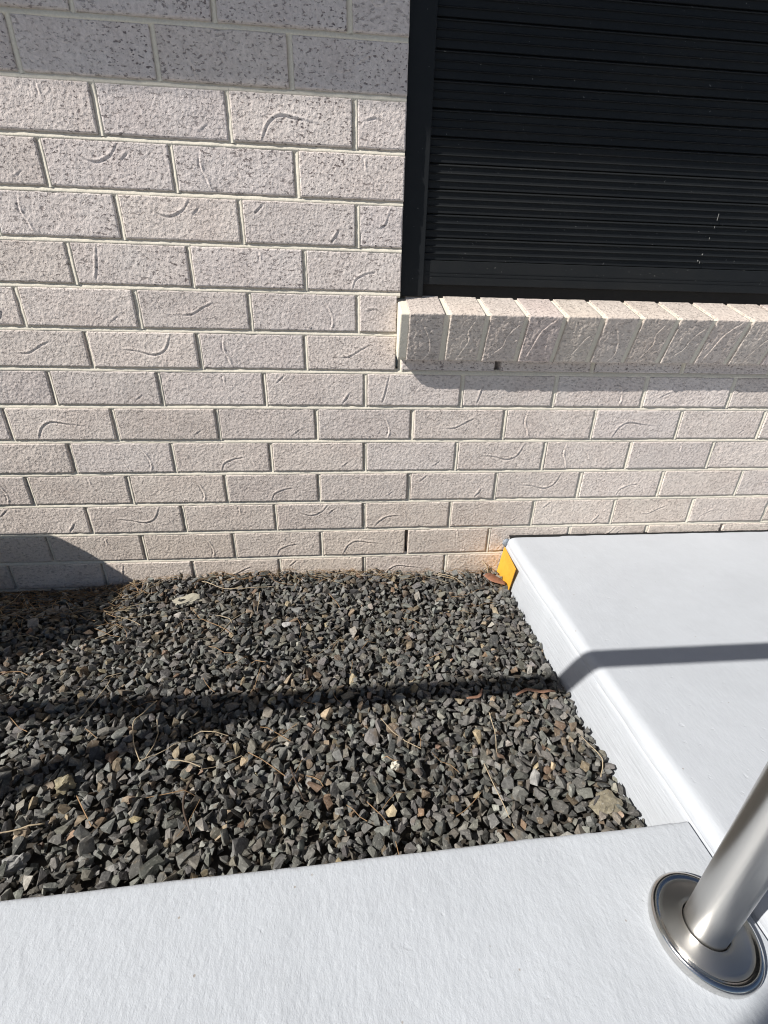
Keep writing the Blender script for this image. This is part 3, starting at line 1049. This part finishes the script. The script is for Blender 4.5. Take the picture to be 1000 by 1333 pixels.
twig('grass_stem', [(-0.545, -0.035, 0.006), (-0.50, -0.07, 0.004), (-0.44, -0.088, 0.003), (-0.34, -0.083)], 0.0012, MAT_TWIG,
     'thin pale dry stem lying on gravel beside the wall near the beige chunk', 'stem')
twig('grass_stem', [(-0.375, -0.10), (-0.371, -0.14, 0.004), (-0.368, -0.19)], 0.0010, MAT_TWIG, 'short pale stem pointing away from the wall on the gravel', 'stem')
twig('grass_stem', [(-0.72, -0.255), (-0.69, -0.215, 0.005), (-0.70, -0.17)], 0.0011, MAT_TWIG, 'hooked pale stem at the edge of the dark rounded shadow', 'stem')
twig('twig', [(-0.405, -0.60), (-0.40, -0.655, 0.006), (-0.375, -0.70)], 0.0020, MAT_TWIG_DARK, 'short dark brown twig lying on gravel close to the path', 'twig')
twig('twig', [(-0.60, -0.66), (-0.66, -0.672, 0.004), (-0.70, -0.66)], 0.0012, MAT_TWIG, 'pale straight twig on the gravel at the left end of the path edge', 'twig')
twig('twig', [(-0.245, -0.60), (-0.225, -0.645, 0.005), (-0.21, -0.66)], 0.0013, MAT_TWIG_DARK, 'thin dark twig in the middle of the gravel near the path', 'twig')
twig('grass_stem', [(0.12, -0.52), (0.117, -0.57, 0.004), (0.11, -0.60)], 0.0009, MAT_TWIG, 'fine pale stem standing out in the gravel below the brown bark curls', 'stem')
twig('grass_stem', [(0.265, -0.66), (0.283, -0.63, 0.005), (0.268, -0.585)], 0.0010, MAT_TWIG, 'curled pale stem on gravel against the porch edge', 'stem')
twig('twig', [(0.12, -0.03), (0.165, -0.06, 0.006), (0.185, -0.09)], 0.0011, MAT_TWIG, 'short tan twig on the gravel beside the wall near the orange sheet', 'twig')
twig('twig', [(0.255, -0.004, 0.03), (0.262, -0.04, 0.008), (0.258, -0.075)], 0.0013, MAT_TWIG, 'tan twig leaning against the wall by the orange sheet', 'twig')

def strip_leaf(name, pts, w, mat, label, cat, curl=0.35):
    P = smooth_poly([(p[0], p[1]) for p in pts], 8 * (len(pts) - 1))
    n = len(P)
    V, F = [], []
    z0 = np.convolve(np.pad([surf(x, y) + 0.002 for x, y in P], 3, mode='edge'), np.ones(7) / 7, 'valid')
    for i in range(n):
        t = P[min(i + 1, n - 1)] - P[max(i - 1, 0)]
        t = t / np.linalg.norm(t); nn = np.array([-t[1], t[0]])
        ww = w * math.sin(math.pi * (0.08 + 0.88 * i / (n - 1))) ** 0.6
        for s in (-1, 0, 1):
            q = P[i] + nn * s * ww
            V.append((q[0], q[1], z0[i] + 0.003 + abs(s) * ww * curl))
        for s in (1, 0, -1):
            q = P[i] + nn * s * ww
            V.append((q[0], q[1], z0[i] + 0.003 + abs(s) * ww * curl - 0.0008))
    for i in range(n - 1):
        for j in range(6):
            a, b = i * 6 + j, i * 6 + (j + 1) % 6
            F.append((a, b, b + 6, a + 6))
    F.append(tuple(range(6))[::-1]); F.append(tuple((n - 1) * 6 + j for j in range(6)))
    o = link(name, mesh_np(name, V, F, True), mat)
    tag(o, label, cat)
strip_leaf('bark_strip', [(0.186, -0.484), (0.215, -0.474), (0.245, -0.482), (0.270, -0.478)], 0.0036, MAT_BARK, 'reddish brown bark strip on the gravel next to the porch below the rail shadow', 'bark')
strip_leaf('bark_strip', [(0.085, -0.486), (0.110, -0.482), (0.122, -0.466)], 0.0032, MAT_BARK, 'short reddish brown curled bark strip in the rail shadow on gravel', 'bark')
strip_leaf('dry_leaf', [(0.245, -0.060), (0.262, -0.088), (0.288, -0.112)], 0.016, MAT_LEAF, 'crumpled brown dry leaf on gravel below the orange sheet', 'leaf', 0.6)

def chunk(name, x, y, size, flat, mat, label, cat, seed, color=None, rz=0.3):
    bm = bmesh.new()
    bmesh.ops.create_icosphere(bm, subdivisions=3, radius=1.0)
    for v in bm.verts:
        d = v.co.normalized()
        n = 1 + 0.55 * mnoise.noise(d * 1.5 + Vector((seed, 0, 0))) + 0.28 * mnoise.noise(d * 3.5 + Vector((0, seed, 0)))
        q = Vector((math.copysign(abs(d.x) ** 0.8, d.x), math.copysign(abs(d.y) ** 0.8, d.y), math.copysign(abs(d.z) ** 0.8, d.z)))
        k_ = 40.0 if mat is MAT_STONE_OBJ else 1.0
        v.co = Vector((q.x * size[0], q.y * size[1], q.z * flat)) * n * k_
    me = bm_mesh(name, bm)
    o = link(name, me, mat)
    o.scale = (1 / k_,) * 3
    o.location = (x, y, surf(x, y) + flat * 0.35)
    o.rotation_euler = (0.12, -0.1, rz)
    if color: o.color = (*color, 1)
    tag(o, label, cat)
    return o
chunk('mortar_chunk', -0.560, -0.112, (0.034, 0.017), 0.006, MAT_CHUNK, 'flat beige chunk of mortar on the gravel near the wall', 'chunk', 3.1)
chunk('rock', 0.252, -0.700, (0.020, 0.016), 0.007, MAT_STONE_OBJ, 'largest flat olive brown stone in the corner between porch and path', 'stone', 7.7, (0.20, 0.178, 0.13))
chunk('rock', -0.600, -0.606, (0.013, 0.011), 0.010, MAT_STONE_OBJ, 'yellowish tan stone just below the left shadow on the gravel', 'stone', 2.7, (0.25, 0.22, 0.145))
chunk('rock', -0.070, -0.612, (0.007, 0.006), 0.006, MAT_STONE_OBJ, 'tiny cream white pebble in the middle of the gravel', 'pebble', 5.2, (0.55, 0.52, 0.43))
chunk('rock', -0.613, -0.71, (0.015, 0.010), 0.010, MAT_STONE_OBJ, 'grey stone with white paint beside the left end of the path edge', 'stone', 9.2, (0.26, 0.26, 0.255))

# pine needles and dry litter gathered along the foot of the wall in the shade
Vn, Fn = [], []
def needle(x, y, a, ln, r, lift):
    n0 = len(Vn)
    b = rng.uniform(-0.5, 0.5)
    for i in range(4):
        t = i / 3 - 0.5
        px = x + math.cos(a + b * t) * ln * t; py = y + math.sin(a + b * t) * ln * t
        pz = surf(px, min(py, -0.004)) + lift
        for k in range(3):
            th = 2 * math.pi * k / 3
            Vn.append((px - math.sin(a) * r * math.cos(th), min(py + math.cos(a) * r * math.cos(th), -0.003), pz + r * math.sin(th)))
    for i in range(3):
        for k in range(3):
            p, q = n0 + i * 3 + k, n0 + i * 3 + (k + 1) % 3
            Fn.append((p, q, q + 3, p + 3))
for k in range(430):
    if k < 270:
        x = rng.uniform(-1.25, -0.70); y = -abs(rng.normal(0, 0.09)) - 0.01
    elif k < 370:
        x = rng.uniform(-0.75, 0.28); y = -abs(rng.normal(0, 0.02)) - 0.01
    else:
        x = rng.uniform(-1.1, 0.26); y = rng.uniform(-0.70, -0.05)
    needle(x, y, rng.normal(0, 0.6) if k < 370 else rng.uniform(0, math.pi), rng.uniform(0.03, 0.09), rng.uniform(0.0005, 0.0009), rng.uniform(0.001, 0.006))
ndl = link('pine_needles', mesh_np('pine_needles', Vn, Fn, True), MAT_NEEDLE)
tag(ndl, 'brown pine needles scattered on the gravel along the wall', 'pine needles', kind='stuff')
# longer pale straw caught between the stones at the left and along the wall
Vn, Fn = [], []
for k in range(70):
    if k < 42:
        x, y, a = rng.uniform(-1.15, -0.66), -abs(rng.normal(0, 0.12)) - 0.02, rng.normal(0.3, 0.7)
    elif k < 58:
        x, y, a = rng.uniform(-0.66, 0.24), -abs(rng.normal(0, 0.03)) - 0.02, rng.normal(0, 0.4)
    else:
        x, y, a = rng.uniform(-0.8, 0.22), rng.uniform(-0.68, -0.12), rng.uniform(0, math.pi)
    needle(x, y, a, rng.uniform(0.05, 0.13), rng.uniform(0.0006, 0.0011), rng.uniform(0.002, 0.007))
straw = link('dry_straw', mesh_np('dry_straw', Vn, Fn, True), MAT_TWIG)
tag(straw, 'pale dry straw caught between the stones along the wall', 'straw', kind='stuff')
